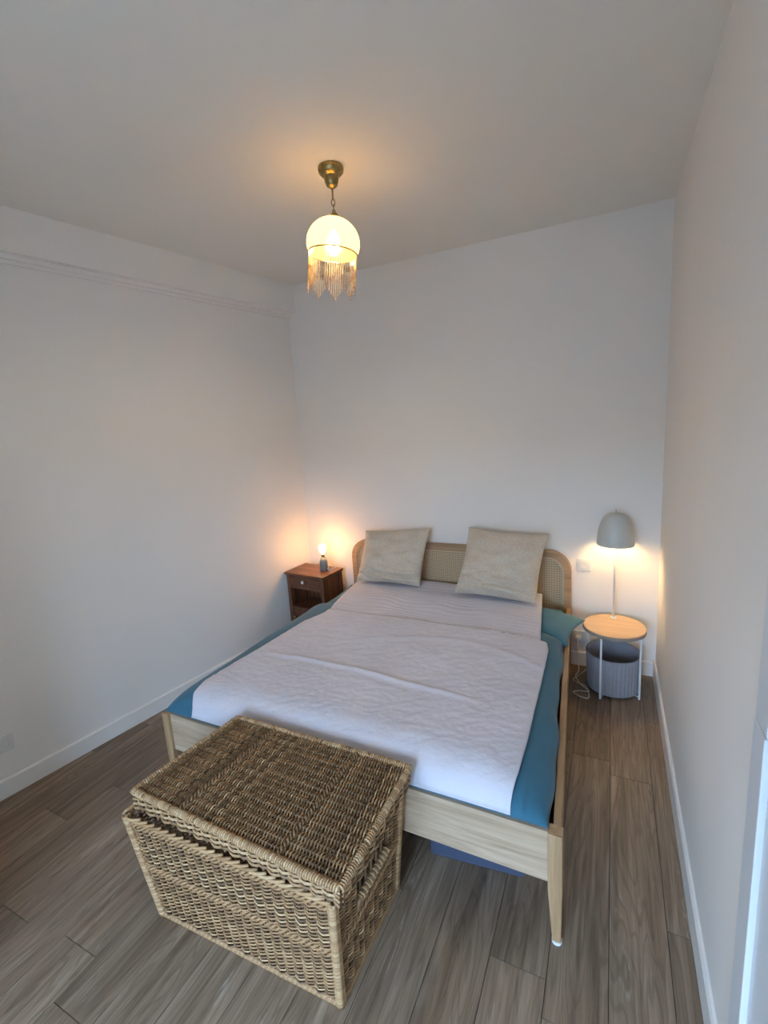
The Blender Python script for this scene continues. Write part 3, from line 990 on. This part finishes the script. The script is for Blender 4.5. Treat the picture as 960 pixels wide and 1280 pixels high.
# ------------------------------------------------------------------ round side table, basket, dome lamp
TX, TY, TZ, TR = .036, 3.10, .432, .183
tb_ = tag(empty('side_table', (TX, TY, 0)), 'round side table with pale wood top and thin white legs', 'table')
q = MB(); q.lathe([(.0005, TZ - .003), (TR - .004, TZ - .003), (TR - .004, TZ), (.0005, TZ)], 64)
q.build('table_top', 'table_wood', tb_)
q = MB(); q.lathe([(.0005, TZ - .024), (TR - .001, TZ - .024), (TR, TZ - .022), (TR, TZ - .0045), (TR - .002, TZ - .0032), (.0005, TZ - .0032)], 64)
smooth_by_angle(q.build('top_edge', 'table_edge', tb_), 30)
for a in (-114, -30, 60, 150):
    c_, s_ = math.cos(R(a)), math.sin(R(a))
    q = MB(); q.tube([(.172 * c_, .172 * s_, 0), (.172 * c_, .172 * s_, TZ - .024)], .0065, 12)
    q.build('leg', 'white_metal', tb_, smooth=False)
for a in (-114, -30):
    c_, s_ = math.cos(R(a)), math.sin(R(a)); e_ = .166 if a == -114 else .166
    z_ = .008 if a == -114 else .0145
    q = MB(); q.tube([(e_ * c_, e_ * s_, z_), (-e_ * c_, -e_ * s_, z_)], .0032, 8)
    q.build('cross_bar', 'white_metal', tb_)
bs = MB()
flute = lambda a, z_: 1 + .026 * abs(math.sin(a * 20)) ** .8
bs.lathe([(.0005, 0), (.146, 0), (.150, .006), (.158, .235), (.158, .240)], 416, ripple=flute)
bs.lathe([(.156, .2395), (.1515, .2395), (.150, .232), (.143, .012), (.0005, .010)], 64)
bk_ = bs.build('storage_basket', 'felt', smooth=False)
bk_.location = (TX, TY, .018)
tag(bk_, 'grey ribbed felt basket standing under the round side table', 'basket')

tl = tag(empty('table_lamp', (.033, 3.225, TZ)), 'slender white table lamp with grey dome shade on the side table', 'lamp')
q = MB(); q.lathe([(.0005, 0), (.022, 0), (.022, .004), (.008, .006), (.0005, .006)], 24); q.build('base', 'white_metal', tl)
q = MB(); q.tube([(0, 0, .006), (0, 0, .690)], .0065, 12); q.build('pole', 'white_metal', tl, smooth=True)
SZ0, SZ1, SR = .500, .705, .110
prof = []
for k in range(17):
    t = k / 16; a = math.pi / 2 * t
    prof.append((SR * (math.cos(a) ** .58) if k < 16 else .0005, SZ0 + (SZ1 - SZ0) * (math.sin(a) ** 1.12)))
inner = [(max(.0005, r_ - .0035), z_ - (.003 if i > 0 else -.0005)) for i, (r_, z_) in enumerate(prof)]
q = MB(); q.lathe(prof, 48); q.lathe(inner, 48)
q.build('shade', 'shade_grey', tl, smooth=True)
q = MB(); q.tube([(0, 0, SZ1 - .002), (0, 0, SZ1 + .022)], .0045, 10); q.build('finial', 'shade_grey', tl)
q = MB(); q.lathe([(.0005, .548), (.010, .548), (.012, .56), (.026, .58), (.030, .60), (.026, .622), (.012, .635), (.0005, .637)], 20, (0, -.035, 0))
q.build('bulb', 'bulb_table', tl, smooth=True)
q = MB(); q.tube([(0, 0, .648), (0, -.035, .648), (0, -.035, .636)], .007, 8); q.build('bulb_holder', 'white_metal', tl, smooth=True)

# loose white cable between socket and floor
cd = MB()
P_ = [(-.185, YB - .05, .213), (-.186, YB - .07, .16), (-.182, YB - .075, .06), (-.175, YB - .10, .006), (-.19, 3.16, .004), (-.15, 3.06, .004), (-.10, 3.0, .004), (-.155, 2.985, .004), (-.19, 2.96, .004), (-.16, 2.925, .004), (-.10, 2.92, .004), (-.12, 3.04, .009), (-.20, 3.10, .004), (-.16, 3.20, .004), (-.13, 3.27, .004)]
def catmull(P, n=8):
    P = [Vector(p) for p in P]; P = [P[0]] + P + [P[-1]]; out = []
    for i in range(1, len(P) - 2):
        for k in range(n):
            t = k / n; a, b, c, d = P[i - 1], P[i], P[i + 1], P[i + 2]
            out.append(.5 * ((2 * b) + (c - a) * t + (2 * a - 5 * b + 4 * c - d) * t * t + (3 * b - a - 3 * c + d) * t ** 3))
    out.append(P[-2]); return out
pp = [Vector((p.x, p.y, max(.0035, p.z))) for p in catmull(P_)]
cd.tube(pp, .0032, 6)
tag(cd.build('power_cable', 'plastic', smooth=True), 'loose white cable from the low socket to the floor', 'cable')
# ------------------------------------------------------------------ pendant lamp
pdx, pdy = -1.160, 2.016
pn = tag(empty('pendant_lamp', (pdx, pdy, ZC)), 'brass pendant with glowing amber glass dome and bead fringe', 'pendant lamp')
q = MB(); q.lathe([(.0005, -.0005), (.056, -.0005), (.058, -.008), (.056, -.022), (.044, -.034), (.034, -.040), (.031, -.060), (.025, -.076), (.012, -.086), (.0005, -.088)], 36)
smooth_by_angle(q.build('canopy', 'brass', pn), 50)
q = MB(); q.tube([(0, 0, -.086), (0, 0, -.135)], .004, 8); q.build('stem', 'brass', pn, smooth=True)
for i, zc in enumerate((-.145, -.168, -.190)):
    q = MB(); pts = []
    for k in range(16):
        a = 2 * math.pi * k / 16
        pts.append((.0075 * math.cos(a), 0, .0155 * math.sin(a)))
    q.tube(pts, .0022, 6, closed=True, up=None)
    o = q.build('chain_link', 'brass', pn, smooth=True); o.location = (0, 0, zc); o.rotation_euler = (0, 0, R(27 + 90 * (i % 2)))
# the shade hangs a little askew
sh = empty('shade_group', (0, 0, -.200)); 
TILT = Matrix.Rotation(R(7), 4, Vector((-.4446, .8957, 0)))
bpy.data.objects.remove(sh, do_unlink=True)
def PT(mb, name, mat, parent=pn, **k):
    top_ = Vector((0, 0, -.205))
    mb.v = [tuple(TILT @ (Vector(p) - top_) + top_) for p in mb.v]
    return mb.build(name, mat, parent, **k)
GR = .122
zc = -.318
prof = []
for k in range(22):
    a = R(-24 + (90 + 24 - 8) * k / 21)
    prof.append((GR * math.cos(a), zc + GR * math.sin(a) * .90))
sg = PT(MB().lathe(prof, 48), 'glass_shade', 'shade_glass', smooth=True)
q = MB(); q.lathe([(.0005, -.192), (.016, -.192), (.022, -.204), (.022, -.212), (.0005, -.212)], 24); PT(q, 'cap', 'brass', smooth=False)
zr_ = prof[0][1]; rr_ = prof[0][0]
q = MB(); q.tube([((rr_ + .002) * math.cos(a), (rr_ + .002) * math.sin(a), zr_) for a in [2 * math.pi * k / 48 for k in range(48)]], .0032, 6, closed=True, up=(0, 0, 1)); PT(q, 'ring', 'brass', smooth=True)
q = MB(); q.tube([(0, 0, -.212), (0, 0, -.262)], .013, 14); PT(q, 'bulb_holder', 'brass')
q = MB(); q.lathe([(.0005, -.262), (.012, -.264), (.018, -.280), (.029, -.300), (.031, -.318), (.026, -.336), (.012, -.348), (.0005, -.350)], 24); PT(q, 'bulb', 'bulb_pendant', smooth=True)
# bead net directly under the ring, then strings ending in points
fr_ = MB(); pk = MB(); NSTR = 64
for i in range(NSTR):
    a = 2 * math.pi * i / NSTR; r0_ = rr_ - .001
    tri = abs(((i * 8 / NSTR) % 1) - .5) * 2
    ln = .112 + .062 * (1 - tri)
    x_, y_ = r0_ * math.cos(a), r0_ * math.sin(a)
    fr_.tube([(x_, y_, zr_ - .003), (x_, y_, zr_ - ln)], .0012, 4)
    nb = 6
    def bead(mb, z_, s_):
        mb.add([(x_ + s_, y_, z_), (x_, y_ + s_, z_), (x_ - s_, y_, z_), (x_, y_ - s_, z_), (x_, y_, z_ + s_), (x_, y_, z_ - s_)],
               [(0, 1, 4), (1, 2, 4), (2, 3, 4), (3, 0, 4), (1, 0, 5), (2, 1, 5), (3, 2, 5), (0, 3, 5)])
    z_ = .008
    while z_ < .055: bead(fr_, zr_ - z_, .0025); z_ += .009
    for k in range(3): bead(pk, zr_ - (.060 + .020 * (1 - tri)) - k * .007, .0036)
    for k in range(4): bead(pk if k != 1 else fr_, zr_ - ln + k * .007, .0036)
PT(fr_, 'bead_fringe', 'beads', kind='stuff')
PT(pk, 'bead_tips', 'beads_pink', kind='stuff')
